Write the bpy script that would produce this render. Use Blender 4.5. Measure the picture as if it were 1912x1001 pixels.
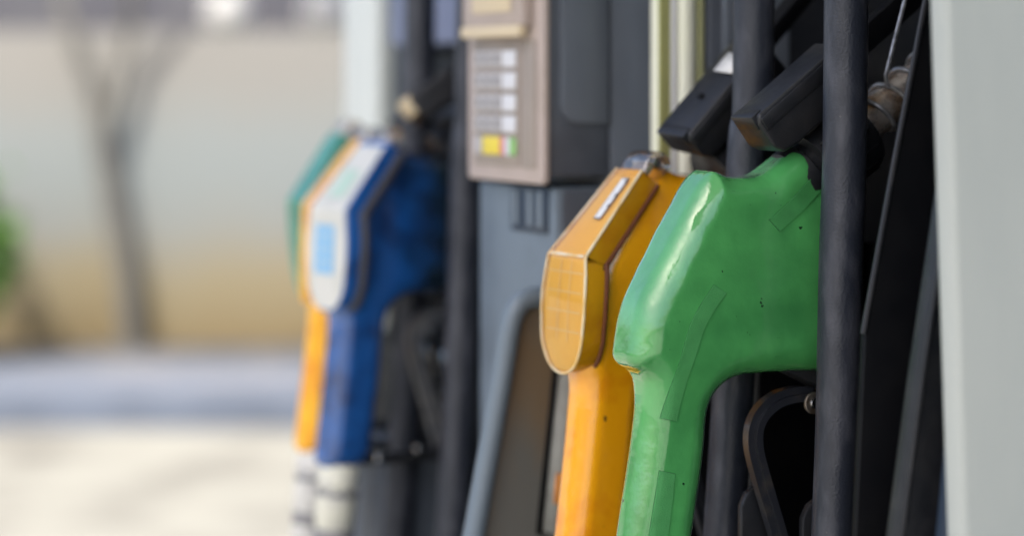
import bpy, bmesh, math, random
import numpy as np
from mathutils import Vector, Matrix

for o in list(bpy.data.objects):
    bpy.data.objects.remove(o)
scene = bpy.context.scene
COL = scene.collection
R = math.radians
random.seed(7)

# ------------------------------------------------------------------ camera
# World frame: +X goes into the dispenser, +Y runs along its front away from
# the camera.  The camera looks 25 degrees off that row.
YAW = R(25)
FWD = Vector((math.sin(YAW), math.cos(YAW), 0))
RGT = Vector((math.cos(YAW), -math.sin(YAW), 0))
CAM = Vector((-0.8697, -1.8012, 1.35))
cd = bpy.data.cameras.new('camera')
cd.sensor_width = 36
cd.lens = 36 * 4300 / 1912
cd.shift_y = -(500.5 - 150) / 1912
cd.clip_start = 0.05
cd.clip_end = 500
cd.dof.use_dof = True
cd.dof.focus_distance = 1.86
cd.dof.aperture_fstop = 2.1
cam = bpy.data.objects.new('camera', cd)
cam.location = CAM
cam.rotation_euler = (R(90), 0, -YAW)
COL.objects.link(cam)
scene.camera = cam

# ------------------------------------------------------------------ light
SUN_EL = R(55)
d = (RGT * -0.45 + FWD * -0.90).normalized()          # horizontal direction to the sun
world = bpy.data.worlds.new('World')
scene.world = world
world.use_nodes = True
wn = world.node_tree
bg = wn.nodes['Background']
sky = wn.nodes.new('ShaderNodeTexSky')
sky.sky_type = 'NISHITA'
sky.sun_disc = False
sky.sun_elevation = SUN_EL
sky.sun_rotation = math.atan2(d.x, d.y)
sky.air_density = 0.8
sky.dust_density = 4.0
wn.links.new(sky.outputs[0], bg.inputs[0])
bg.inputs[1].default_value = 0.15
sd = bpy.data.lights.new('sun', 'SUN')
sd.energy = 3.1
sd.angle = R(0.6)
sd.color = (1, 0.95, 0.87)
sun = bpy.data.objects.new('sun', sd)
ldir = Vector((d.x * math.cos(SUN_EL), d.y * math.cos(SUN_EL), math.sin(SUN_EL)))
sun.rotation_euler = ldir.to_track_quat('Z', 'Y').to_euler()
COL.objects.link(sun)
vs = scene.view_settings
vs.view_transform = 'Standard'
vs.look = 'None'
vs.gamma = 1
vs.exposure = 1.17
vs.use_curve_mapping = False
scene.render.engine = 'CYCLES'
scene.cycles.max_bounces = 10
scene.cycles.transparent_max_bounces = 12

# ------------------------------------------------------------------ materials
def mat(name, base, rough=0.4, metal=0.0, vary=None, vscale=20, vlo=0.45, vhi=0.7,
        bump=0.0, bscale=200, spec=0.5, coat=0.0, coat_rough=0.05, specks=None, speck_scale=160,
        speck_cut=0.72, rvary=0.0, bump2=0.0, b2scale=12, stretch=None, trans=0.0, sss=0.0, ior=1.45):
    m = bpy.data.materials.new(name)
    m.use_nodes = True
    nt = m.node_tree
    b = nt.nodes['Principled BSDF']
    N, Lk = nt.nodes.new, nt.links.new
    b.inputs['Base Color'].default_value = (*base, 1)
    b.inputs['Roughness'].default_value = rough
    b.inputs['Metallic'].default_value = metal
    b.inputs['Specular IOR Level'].default_value = spec
    b.inputs['Coat Weight'].default_value = coat
    b.inputs['Coat Roughness'].default_value = coat_rough
    b.inputs['Transmission Weight'].default_value = trans
    b.inputs['IOR'].default_value = ior
    if sss:
        b.inputs['Subsurface Weight'].default_value = sss
        b.inputs['Subsurface Radius'].default_value = (0.008, 0.004, 0.002)
        b.inputs['Subsurface Scale'].default_value = 1.0
    tc = N('ShaderNodeTexCoord')
    vec = tc.outputs['Object']
    if stretch:
        mp = N('ShaderNodeMapping')
        mp.inputs['Scale'].default_value = stretch
        Lk(vec, mp.inputs[0])
        vec = mp.outputs[0]
    def noise(sc, det=4, v=vec):
        n = N('ShaderNodeTexNoise')
        n.inputs['Scale'].default_value = sc
        n.inputs['Detail'].default_value = det
        Lk(v, n.inputs['Vector'])
        return n.outputs['Fac']
    def rng(src, lo, hi, a=0.0, c=1.0):
        r = N('ShaderNodeMapRange')
        for k, v in ((1, lo), (2, hi), (3, a), (4, c)):
            r.inputs[k].default_value = v
        Lk(src, r.inputs[0])
        return r.outputs[0]
    colour = None
    if vary:
        mx = N('ShaderNodeMix'); mx.data_type = 'RGBA'
        mx.inputs[6].default_value = (*base, 1)
        mx.inputs[7].default_value = (*vary, 1)
        Lk(rng(noise(vscale, 6), vlo, vhi), mx.inputs[0])
        colour = mx.outputs[2]
    if specks:
        mx = N('ShaderNodeMix'); mx.data_type = 'RGBA'
        if colour: Lk(colour, mx.inputs[6])
        else: mx.inputs[6].default_value = (*base, 1)
        mx.inputs[7].default_value = (*specks, 1)
        a = noise(speck_scale, 3, tc.outputs['Object'])
        c = rng(a, speck_cut, speck_cut + 0.03)
        Lk(c, mx.inputs[0])
        colour = mx.outputs[2]
    if colour: Lk(colour, b.inputs['Base Color'])
    if rvary:
        Lk(rng(noise(vscale * 2.3, 5), 0.35, 0.7, max(0.02, rough - rvary), rough + rvary), b.inputs['Roughness'])
    nrm = None
    for bm_, sc, dist in ((bump2, b2scale, 0.004), (bump, bscale, 0.0006)):
        if bm_:
            bp = N('ShaderNodeBump')
            bp.inputs['Strength'].default_value = bm_
            bp.inputs['Distance'].default_value = dist
            Lk(noise(sc, 3, tc.outputs['Object']), bp.inputs['Height'])
            if nrm: Lk(nrm, bp.inputs['Normal'])
            nrm = bp.outputs['Normal']
    if nrm: Lk(nrm, b.inputs['Normal'])
    return m

M = {}
M['green'] = mat('green_vinyl', (0.078, 0.36, 0.102), 0.10, spec=0.75, vary=(0.045, 0.235, 0.068), vscale=16, vlo=0.45, vhi=0.75,
                 specks=(0.012, 0.05, 0.02), speck_scale=110, speck_cut=0.722, bump=0.06, bscale=900, bump2=0.26, b2scale=55,
                 coat=1.0, coat_rough=0.025, rvary=0.04)
M['green_strip'] = mat('green_strip', (0.062, 0.30, 0.088), 0.34, bump=0.9, bscale=1500, vary=(0.05, 0.25, 0.072), vscale=60)
M['strip_edge'] = mat('strip_edge', (0.022, 0.13, 0.04), 0.6)
M['edge_bead'] = mat('edge_bead', (0.74, 0.64, 0.44), 0.2, vary=(0.70, 0.45, 0.15), vscale=45, vlo=0.4, vhi=0.65)
M['rail'] = mat('rail_paint', (0.14, 0.18, 0.22), 0.35)
M['pale_lit'] = mat('pale_lit_steel', (0.60, 0.64, 0.62), 0.4)  # lit copy of the near panel's paint, light put into its colour
M['orange'] = mat('orange_vinyl', (0.92, 0.385, 0.006), 0.10, spec=0.75, vary=(0.78, 0.25, 0.005), vscale=26, vlo=0.52, vhi=0.75,
                  specks=(0.10, 0.035, 0.01), speck_scale=60, speck_cut=0.735, bump=0.06, bscale=900, bump2=0.2, b2scale=50,
                  coat=1.0, coat_rough=0.025, rvary=0.04)
M['blue'] = mat('blue_vinyl', (0.012, 0.10, 0.36), 0.2, vary=(0.006, 0.03, 0.12), vscale=20, bump2=0.2, b2scale=40, coat=1.0, spec=0.75)
M['yellow'] = mat('yellow_vinyl', (0.92, 0.47, 0.010), 0.2, vary=(0.75, 0.28, 0.006), vscale=20, coat=0.8)
M['teal'] = mat('teal_vinyl', (0.03, 0.24, 0.16), 0.3, vary=(0.02, 0.16, 0.1), vscale=20, coat=0.3)
M['black'] = mat('black_plastic', (0.012, 0.013, 0.016), 0.42, vary=(0.022, 0.022, 0.024), vscale=40, bump=0.3, bscale=700, rvary=0.08,
                 specks=(0.05, 0.05, 0.05), speck_scale=300, speck_cut=0.76)
M['lever'] = mat('lever_plastic', (0.018, 0.020, 0.026), 0.3, vary=(0.05, 0.045, 0.04), vscale=60, vlo=0.5, vhi=0.8, bump=0.3, bscale=500, coat=0.4, coat_rough=0.15)
M['lever_far'] = mat('lever_lightened', (0.075, 0.08, 0.09), 0.3, vary=(0.12, 0.12, 0.12), vscale=50)  # lever plastic lightened so the far levers look lit
M['flap'] = mat('black_satin', (0.012, 0.0135, 0.017), 0.42, vary=(0.02, 0.02, 0.022), vscale=35, bump=0.35, bscale=500, rvary=0.08)
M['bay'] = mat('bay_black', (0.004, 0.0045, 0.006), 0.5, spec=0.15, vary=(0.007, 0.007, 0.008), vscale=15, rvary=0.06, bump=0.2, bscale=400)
M['rubber'] = mat('hose_rubber', (0.020, 0.024, 0.035), 0.42, vary=(0.070, 0.074, 0.092), vscale=60, vlo=0.48, vhi=0.80, bump=0.7, bscale=420,
                  rvary=0.1, stretch=(1, 1, 0.35), specks=(0.11, 0.11, 0.11), speck_scale=120, speck_cut=0.745)
M['pale'] = mat('pale_painted_steel', (0.44, 0.468, 0.44), 0.42, vary=(0.35, 0.382, 0.368), vscale=9, vlo=0.4, vhi=0.8, bump=0.1, bscale=350,
                bump2=0.05, b2scale=6, stretch=(1, 1, 0.25), specks=(0.33, 0.34, 0.31), speck_scale=140, speck_cut=0.75)
M['slate'] = mat('slate_paint', (0.12, 0.14, 0.17), 0.36, vary=(0.09, 0.105, 0.13), vscale=14, rvary=0.07, stretch=(1, 1, 0.3))
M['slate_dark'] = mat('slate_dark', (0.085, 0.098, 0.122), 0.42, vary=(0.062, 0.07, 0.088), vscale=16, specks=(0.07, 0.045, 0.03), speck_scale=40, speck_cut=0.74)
M['navy'] = mat('navy_paint', (0.02, 0.035, 0.06), 0.4)
M['slateblue'] = mat('slate_blue', (0.135, 0.17, 0.205), 0.38, vary=(0.10, 0.125, 0.15), vscale=14)
M['bluegrey'] = mat('sky_tinted_panel', (0.13, 0.17, 0.30), 0.3)  # sky reflection put into the panel's colour
M['brownside'] = mat('grimy_grey', (0.115, 0.115, 0.105), 0.4, vary=(0.16, 0.115, 0.07), vscale=9, vlo=0.45, vhi=0.65, stretch=(1, 1, 0.4))
M['beige'] = mat('beige_plastic', (0.43, 0.36, 0.33), 0.5, vary=(0.37, 0.31, 0.27), vscale=18)
M['beige_dark'] = mat('beige_recess', (0.30, 0.255, 0.22), 0.5, vary=(0.25, 0.21, 0.17), vscale=18)
M['cream'] = mat('cream_trim', (0.60, 0.50, 0.34), 0.45)
M['key_grey'] = mat('key_grey', (0.42, 0.41, 0.42), 0.5)
M['key_white'] = mat('key_white', (0.62, 0.63, 0.66), 0.5)
M['key_yellow'] = mat('key_yellow', (0.72, 0.58, 0.06), 0.5)
M['key_red'] = mat('key_red', (0.62, 0.20, 0.22), 0.5)
M['key_green'] = mat('key_green', (0.25, 0.5, 0.16), 0.5)
M['ink'] = mat('ink', (0.12, 0.12, 0.13), 0.6)
M['steel'] = mat('worn_steel', (0.60, 0.55, 0.50), 0.30, metal=0.6, vary=(0.26, 0.16, 0.085), vscale=38, vlo=0.42, vhi=0.62, rvary=0.1, bump=0.4, bscale=260)
M['wire'] = mat('spring_steel', (0.40, 0.41, 0.43), 0.35, metal=0.5, vary=(0.15, 0.15, 0.15), vscale=120)
M['rivet'] = mat('rivet_steel', (0.55, 0.56, 0.58), 0.22, metal=1.0)
M['washer'] = mat('washer', (0.20, 0.18, 0.16), 0.42, metal=0.8, vary=(0.12, 0.09, 0.06), vscale=120)
M['reflection_pale'] = mat('reflection_trim', (0.80, 0.82, 0.70), 0.3, metal=0.0, vary=(0.66, 0.68, 0.46), vscale=11, vlo=0.42, vhi=0.6, stretch=(1, 1, 0.15), rvary=0.05)  # pale streaked paint standing in for reflections on polished metal
M['reflection_olive'] = mat('reflection_olive', (0.46, 0.47, 0.20), 0.14, metal=0.3, vary=(0.62, 0.64, 0.42), vscale=14, stretch=(1, 1, 0.12))  # olive reflection band put into the colour
M['trim_grey'] = mat('trim_grey', (0.16, 0.155, 0.10), 0.4)
M['insert'] = mat('amber_insert', (0.90, 0.51, 0.055), 0.4, vary=(0.90, 0.56, 0.10), vscale=18, vlo=0.35, vhi=0.75)
M['insert_line'] = mat('amber_grid', (0.88, 0.62, 0.24), 0.5)
M['white_insert'] = mat('white_insert', (0.58, 0.585, 0.55), 0.4, vary=(0.50, 0.51, 0.47), vscale=25)
M['print_blue'] = mat('print_blue', (0.20, 0.44, 0.68), 0.45)
M['print_pale'] = mat('print_pale', (0.36, 0.50, 0.62), 0.45)
M['print_mint'] = mat('print_mint', (0.42, 0.58, 0.49), 0.45)
M['sticker'] = mat('white_sticker', (0.74, 0.74, 0.72), 0.4, vary=(0.6, 0.6, 0.6), vscale=120)
M['grey_sticker'] = mat('grey_sticker', (0.30, 0.31, 0.29), 0.5, vary=(0.24, 0.24, 0.22), vscale=60)
M['orange_print'] = mat('orange_print', (0.70, 0.26, 0.04), 0.5)
M['brown_rim'] = mat('brown_rim', (0.12, 0.035, 0.012), 0.35)
M['dark_rim'] = mat('dark_rim', (0.045, 0.045, 0.05), 0.4)
M['swivel'] = mat('swivel_white', (0.62, 0.62, 0.60), 0.35, vary=(0.45, 0.45, 0.45), vscale=60)
M['swivel_y'] = mat('swivel_yellow', (0.64, 0.64, 0.55), 0.35, vary=(0.5, 0.5, 0.47), vscale=60)
M['swivel_g'] = mat('swivel_grey', (0.22, 0.22, 0.23), 0.4)
M['trunkm'] = mat('bark', (0.12, 0.115, 0.10), 0.9, vary=(0.09, 0.085, 0.075), vscale=8, bump2=0.6, b2scale=14)
M['leaf'] = mat('leaf', (0.07, 0.16, 0.025), 0.5, vary=(0.11, 0.22, 0.03), vscale=3)
M['leaf2'] = mat('leaf_olive', (0.05, 0.09, 0.025), 0.55, vary=(0.08, 0.12, 0.04), vscale=3)
M['ground'] = mat('pale_concrete', (0.30, 0.29, 0.245), 0.85, vary=(0.17, 0.16, 0.135), vscale=2.2, bump2=0.2, b2scale=6)
M['paving'] = mat('pavement', (0.115, 0.130, 0.160), 0.85, vary=(0.19, 0.19, 0.20), vscale=2.6, bump2=0.2, b2scale=8)
M['kerbm'] = mat('kerb_concrete', (0.105, 0.125, 0.165), 0.8, vary=(0.075, 0.09, 0.12), vscale=2.5)
M['roofm'] = mat('roof_sheet', (0.075, 0.075, 0.09), 0.7, vary=(0.11, 0.11, 0.12), vscale=1.5)
M['unseen_canopym'] = mat('unseen_canopy_soffit', (0.62, 0.63, 0.63), 0.6)
M['globe'] = mat('bokeh_globe', (0.5, 0.49, 0.46), 0.35)  # for the globes added as bright out-of-focus discs

# clear plastic: mostly lets light straight through, with a glossy skin
def clear(name, tint, rough=0.06, base=0.05):
    m = bpy.data.materials.new(name); m.use_nodes = True
    nt = m.node_tree; nt.nodes.clear()
    N, Lk = nt.nodes.new, nt.links.new
    out = N('ShaderNodeOutputMaterial'); mx = N('ShaderNodeMixShader')
    tr = N('ShaderNodeBsdfTransparent'); tr.inputs[0].default_value = (*tint, 1)
    gl = N('ShaderNodeBsdfGlossy'); gl.inputs['Roughness'].default_value = rough
    lw = N('ShaderNodeLayerWeight'); lw.inputs[0].default_value = 0.35
    mp = N('ShaderNodeMapRange'); mp.inputs[3].default_value = base; mp.inputs[4].default_value = 0.75
    Lk(lw.outputs['Fresnel'], mp.inputs[0]); Lk(mp.outputs[0], mx.inputs[0])
    Lk(tr.outputs[0], mx.inputs[1]); Lk(gl.outputs[0], mx.inputs[2]); Lk(mx.outputs[0], out.inputs[0])
    return m
M['clear'] = clear('clear_plastic', (0.99, 0.97, 0.92), 0.05, 0.03)
M['clear_lug'] = clear('clear_lug', (0.95, 0.90, 0.84), 0.08, 0.16)

def rear_shade(m, dark, x0, x1):  # mixes in a dark tone along x to paint shade
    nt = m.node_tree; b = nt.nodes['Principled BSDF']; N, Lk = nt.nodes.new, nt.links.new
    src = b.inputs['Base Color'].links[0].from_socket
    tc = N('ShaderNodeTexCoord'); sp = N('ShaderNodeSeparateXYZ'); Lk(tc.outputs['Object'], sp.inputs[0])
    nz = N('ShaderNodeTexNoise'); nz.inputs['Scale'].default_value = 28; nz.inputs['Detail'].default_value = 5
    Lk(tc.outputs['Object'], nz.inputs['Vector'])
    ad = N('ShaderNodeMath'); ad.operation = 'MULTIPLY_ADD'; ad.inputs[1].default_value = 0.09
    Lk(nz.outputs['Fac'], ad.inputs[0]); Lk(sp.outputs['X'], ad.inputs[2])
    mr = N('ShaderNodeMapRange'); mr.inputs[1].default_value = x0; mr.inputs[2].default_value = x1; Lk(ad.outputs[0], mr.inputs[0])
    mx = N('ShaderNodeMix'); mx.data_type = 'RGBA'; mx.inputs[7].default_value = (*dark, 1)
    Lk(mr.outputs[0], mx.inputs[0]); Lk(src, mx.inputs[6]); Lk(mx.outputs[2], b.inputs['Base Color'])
rear_shade(M['blue'], (0.006, 0.015, 0.022), 0.145, 0.21)      # bay shade painted into the colour of the blue cover's rear

# plaster wall: pale grey green above, ochre painted dado with a soft, stained upper edge
def wall_material():
    m = bpy.data.materials.new('plaster_wall'); m.use_nodes = True
    nt = m.node_tree; b = nt.nodes['Principled BSDF']; b.inputs['Roughness'].default_value = 0.9
    N, Lk = nt.nodes.new, nt.links.new
    tc = N('ShaderNodeTexCoord'); sp = N('ShaderNodeSeparateXYZ'); Lk(tc.outputs['Object'], sp.inputs[0])
    nz = N('ShaderNodeTexNoise'); nz.inputs['Scale'].default_value = 1.7; nz.inputs['Detail'].default_value = 5
    Lk(tc.outputs['Object'], nz.inputs['Vector'])
    ad = N('ShaderNodeMath'); ad.operation = 'MULTIPLY_ADD'; ad.inputs[1].default_value = 0.35
    Lk(nz.outputs['Fac'], ad.inputs[0]); Lk(sp.outputs['Z'], ad.inputs[2])
    cr = N('ShaderNodeValToRGB'); hf = N('ShaderNodeMath'); hf.operation = 'MULTIPLY'; hf.inputs[1].default_value = 0.5
    Lk(ad.outputs[0], hf.inputs[0]); Lk(hf.outputs[0], cr.inputs[0])
    e = cr.color_ramp.elements
    e[0].position = 0.085; e[0].color = (0.115, 0.092, 0.060, 1)
    e[1].position = 0.80; e[1].color = (0.186, 0.181, 0.166, 1)
    for p, c in ((0.17, (0.215, 0.163, 0.082)), (0.31, (0.225, 0.190, 0.115)), (0.43, (0.192, 0.200, 0.184)), (0.52, (0.182, 0.202, 0.198)), (0.62, (0.182, 0.200, 0.196)), (0.72, (0.186, 0.187, 0.174))):
        k = cr.color_ramp.elements.new(p); k.color = (*c, 1)
    Lk(cr.outputs[0], b.inputs['Base Color'])
    return m
M['wall'] = wall_material()

# ------------------------------------------------------------------ helpers
def link(name, me, m, parent=None, smooth=True):
    o = bpy.data.objects.new(name, me)
    COL.objects.link(o)
    if m: me.materials.append(M[m] if isinstance(m, str) else m)
    if parent: o.parent = parent
    if smooth:
        me.polygons.foreach_set('use_smooth', [True] * len(me.polygons))
    return o
def from_bm(name, bm, m, parent=None, smooth=True, angle=35):
    bmesh.ops.recalc_face_normals(bm, faces=bm.faces)
    me = bpy.data.meshes.new(name)
    if smooth:
        for e in bm.edges:
            if len(e.link_faces) == 2 and e.calc_face_angle(0) > R(angle): e.smooth = False
    bm.to_mesh(me); bm.free()
    return link(name, me, m, parent, smooth)
def thing(name, label, cat, loc=(0, 0, 0), group=None):
    o = bpy.data.objects.new(name, None); COL.objects.link(o)
    o.empty_display_size = 0.05
    o.location = loc; o['label'] = label; o['category'] = cat
    if group: o['group'] = group
    return o
def tag(o, label, cat, group=None):
    o['label'] = label; o['category'] = cat
    if group: o['group'] = group
    return o
def struct(o):
    o['kind'] = 'structure'; return o
def bevel(bm, w, seg=2, angle=30):
    if w <= 0: return
    es = [e for e in bm.edges if len(e.link_faces) == 2 and e.calc_face_angle(0) > R(angle)]
    bmesh.ops.bevel(bm, geom=es, offset=w, segments=seg, profile=0.5, affect='EDGES', clamp_overlap=True)
def prism(name, pts, y0, y1, m, parent=None, bev=0.0, seg=2):
    """polygon in x/z pushed from y0 to y1"""
    bm = bmesh.new()
    a = [bm.verts.new((x, y0, z)) for x, z in pts]; b = [bm.verts.new((x, y1, z)) for x, z in pts]
    n = len(pts)
    bm.faces.new(a); bm.faces.new(b[::-1])
    for i in range(n): bm.faces.new((a[i], b[i], b[(i + 1) % n], a[(i + 1) % n]))
    bmesh.ops.recalc_face_normals(bm, faces=bm.faces)
    bevel(bm, bev, seg)
    return from_bm(name, bm, m, parent)
def box(name, x0, x1, y0, y1, z0, z1, m, parent=None, bev=0.0, seg=2):
    return prism(name, [(x0, z0), (x1, z0), (x1, z1), (x0, z1)], y0, y1, m, parent, bev, seg)
def rounded(x0, x1, z0, z1, r, corners=(1, 1, 1, 1), n=6):
    """rounded rectangle, corners bl br tr tl"""
    out = []
    for (cx, cz, a0, k) in ((x0, z0, 180, 0), (x1, z0, 270, 1), (x1, z1, 0, 2), (x0, z1, 90, 3)):
        if not corners[k]: out.append((cx, cz)); continue
        ox = cx + r if k in (0, 3) else cx - r
        oz = cz + r if k in (0, 1) else cz - r
        for i in range(n + 1):
            a = R(a0 + 90 * i / n); out.append((ox + r * math.cos(a), oz + r * math.sin(a)))
    return out
def catmull(P, n=8):
    P = [Vector(p) for p in P]; out = []
    for i in range(len(P) - 1):
        a = P[max(i - 1, 0)]; b = P[i]; c = P[i + 1]; e = P[min(i + 2, len(P) - 1)]
        for k in range(n):
            t = k / n
            out.append(0.5 * ((2 * b) + (c - a) * t + (2 * a - 5 * b + 4 * c - e) * t * t + (3 * b - a - 3 * c + e) * t ** 3))
    out.append(P[-1]); return out
def tube(name, path, r, m, parent=None, sides=16, cap=True, rfun=None, flat=None):
    path = [Vector(p) for p in path]
    bm = bmesh.new(); rings = []; ref = Vector((0, 1, 0)); n = len(path)
    for i, p in enumerate(path):
        t = (path[min(i + 1, n - 1)] - path[max(i - 1, 0)]).normalized()
        u = ref - t * ref.dot(t)
        if u.length < 1e-4: u = Vector((1, 0, 0)) - t * t.x
        u.normalize(); ref = u; v = t.cross(u)
        rr = rfun(i / (n - 1)) if rfun else r
        fa = flat if flat else (1, 1)
        rings.append([bm.verts.new(p + (u * math.cos(2 * math.pi * k / sides) * fa[0] + v * math.sin(2 * math.pi * k / sides) * fa[1]) * rr) for k in range(sides)])
    for i in range(n - 1):
        for k in range(sides):
            bm.faces.new((rings[i][k], rings[i][(k + 1) % sides], rings[i + 1][(k + 1) % sides], rings[i + 1][k]))
    if cap: bm.faces.new(rings[0][::-1]); bm.faces.new(rings[-1])
    return from_bm(name, bm, m, parent)
def lathe(name, origin, axis, prof, m, parent=None, sides=32):
    """prof: list of (distance along axis, radius)"""
    axis = Vector(axis).normalized(); q = Vector((0, 0, 1)).rotation_difference(axis); o = Vector(origin)
    bm = bmesh.new(); rings = []
    for d_, r_ in prof:
        rings.append([bm.verts.new(o + q @ Vector((r_ * math.cos(2 * math.pi * k / sides), r_ * math.sin(2 * math.pi * k / sides), d_))) for k in range(sides)])
    for i in range(len(rings) - 1):
        for k in range(sides):
            bm.faces.new((rings[i][k], rings[i][(k + 1) % sides], rings[i + 1][(k + 1) % sides], rings[i + 1][k]))
    bm.faces.new(rings[0][::-1]); bm.faces.new(rings[-1])
    return from_bm(name, bm, m, parent, angle=40)
def copy_to(o, parent):
    c = o.copy(); COL.objects.link(c); c.parent = parent; return c

# ------------------------------------------------------------------ setting (laid out square to the far wall)
def rot_frame(o, Z):           # object frame: +x to the right along the wall, +y away
    p = CAM + FWD * Z
    o.location = (p.x, p.y, 0); o.rotation_euler = (0, 0, -YAW); return o

g = box('ground', -60, 60, -60, 60, -0.3, 0, 'ground'); struct(g)
pv = box('pavement', -12, 8, 0.16, 1.69, -0.1, 0.125, 'paving', bev=0.0); rot_frame(pv, 8.9); struct(pv)
kb = box('kerb', -12, 8, 0, 0.157, -0.1, 0.13, 'kerbm', bev=0.015); rot_frame(kb, 8.9); struct(kb)
wl = box('boundary_wall', -9, 6, 0, 0.2, 0.0, 1.58, 'wall', bev=0.012); rot_frame(wl, 10.6)
tag(wl, 'long pale plastered wall with ochre base across the blurred background', 'wall')
fb = thing('far_building', 'blurred dark grey roof seen above the plastered wall', 'building')
rot_frame(fb, 17.5)
box('wall', -9, 9, 0.25, 4, 0, 1.5, 'wall', fb)
box('roof', -10, 10, 0, 4.3, 1.503, 3.2, 'roofm', fb, bev=0.05)
for i, (px, lab) in enumerate(((425, 'pale globe standing in for a bright blurred disc, right of the forked tree'), (607, 'pale globe standing in for a bright blurred disc, next to the pale column'))):
    Z = 12.6; X = (px - 956) / 4300 * Z; zc = 1.35 + (150 - 22) / 4300 * Z
    t = thing('bokeh_globe', lab, 'stand-in globe', group='stand-in globes for bright discs above the wall')  # added globe stands in for a bright out-of-focus disc
    rot_frame(t, Z); t.location += RGT * X
    lathe('globe', (0, 0, zc), (0, 0, 1), [(-0.125 * math.cos(a), max(0.002, 0.125 * math.sin(a))) for a in np.linspace(0.05, math.pi - 0.05, 13)], 'globe', t, 20)
    lathe('post', (0, 0, 0), (0, 0, 1), [(0, 0.03), (zc - 0.12, 0.022)], 'roofm', t, 12)

# forked tree on the pavement
def leaves(name, centre, rad, n, size, m, parent, squash=(1, 1, 1), seed=1):
    rs = np.random.RandomState(seed)
    clumps = rs.normal(size=(26, 3)); clumps /= np.linalg.norm(clumps, axis=1)[:, None]; clumps *= rs.uniform(0.25, 0.95, (26, 1))
    V = []; Fc = []
    for i in range(n):
        c = clumps[rs.randint(26)] + rs.normal(size=3) * 0.16
        c = np.array(centre) + c * rad * np.array(squash)
        u = rs.normal(size=3); u /= np.linalg.norm(u); w = np.cross(u, rs.normal(size=3)); w /= np.linalg.norm(w)
        s = size * rs.uniform(0.6, 1.3); k = len(V)
        V += [c - u * s, c + w * s * 0.45, c + u * s, c - w * s * 0.45]; Fc.append((k, k + 1, k + 2, k + 3))
    me = bpy.data.meshes.new(name); me.from_pydata([tuple(v) for v in V], [], Fc)
    return link(name, me, m, parent, False)
def at(px, v, Z):              # frame-local x and height of a point seen at pixel px, v
    return (px - 956) / 4300 * Z, 1.35 - (v - 150) / 4300 * Z
ZT = 10.47
tr = thing('street_tree', 'slim grey tree with forked trunk in front of the blurred wall', 'tree')
rot_frame(tr, ZT)
def tp(px, v, dy=0): x, z = at(px, v, ZT); return (x, dy, z)
bx0, _ = at(244, 640, ZT)
tube('trunk', catmull([(bx0, 0, 0.1), tp(244, 640), tp(230, 480), tp(204, 340), tp(187, 230)]), 0.07, 'trunkm', tr, 12, rfun=lambda t: 0.055 - 0.010 * t)
tube('limb', catmull([tp(187, 245), tp(167, 150), tp(132, 60), tp(92, -60, 0.2), tp(60, -260, 0.5), tp(40, -500, 0.6)]), 0.06, 'trunkm', tr, 10, rfun=lambda t: 0.036 - 0.024 * t)
tube('limb', catmull([tp(188, 240), tp(217, 150), tp(240, 60), tp(262, -60, -0.1), tp(320, -260, -0.2), tp(330, -520, -0.2)]), 0.06, 'trunkm', tr, 10, rfun=lambda t: 0.034 - 0.022 * t)
leaves('crown', (at(200, 0, ZT)[0], -0.2, 4.3), 1.15, 1500, 0.09, 'leaf2', tr, (1.2, 1, 0.75), 3)
sh = thing('green_shrub', 'bright green leafy shrub at the left edge before the wall', 'shrub')
rot_frame(sh, 10.0); sx = at(-62, 0, 10.0)[0]
tube('stem', [(sx, 0, 0.1), (sx + 0.02, 0, 0.5), (sx, 0, 0.9)], 0.02, 'trunkm', sh, 8)
leaves('foliage', (sx, 0, 0.62), 0.30, 1500, 0.05, 'leaf', sh, (0.85, 0.9, 1.75), 5)

# unseen station roof, edges set for the light: it keeps the sun off the pumps
cn = box('unseen_canopy_roof', -1.62, 7.0, -5.4, 1.2, 4.6, 5.1, 'unseen_canopym'); rot_frame(cn, 2.0); struct(cn)

# ------------------------------------------------------------------ nozzle covers from a distance field
def chaikin(P, n=2):
    for _ in range(n):
        Q = []
        for i in range(len(P)):
            a = np.array(P[i]); b = np.array(P[(i + 1) % len(P)])
            Q += [tuple(a * .78 + b * .22), tuple(a * .22 + b * .78)]
        P = Q
    return P
def poly_sd(px, pz, P):
    d2 = np.full(px.shape, 1e9); s = np.ones(px.shape)
    n = len(P)
    for i in range(n):
        ax, az = P[i]; bx_, bz = P[i - 1]
        ex, ez = bx_ - ax, bz - az
        wx, wz = px - ax, pz - az
        t = np.clip((wx * ex + wz * ez) / (ex * ex + ez * ez + 1e-12), 0, 1)
        d2 = np.minimum(d2, (wx - ex * t) ** 2 + (wz - ez * t) ** 2)
        c1 = pz >= az; c2 = pz < bz; c3 = ex * wz > ez * wx
        flip = (c1 & c2 & c3) | (~c1 & ~c2 & ~c3)
        s = np.where(flip, -s, s)
    return s * np.sqrt(d2)
def sstep(a, b, x):
    t = np.clip((x - a) / (b - a), 0, 1); return t * t * (3 - 2 * t)
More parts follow.
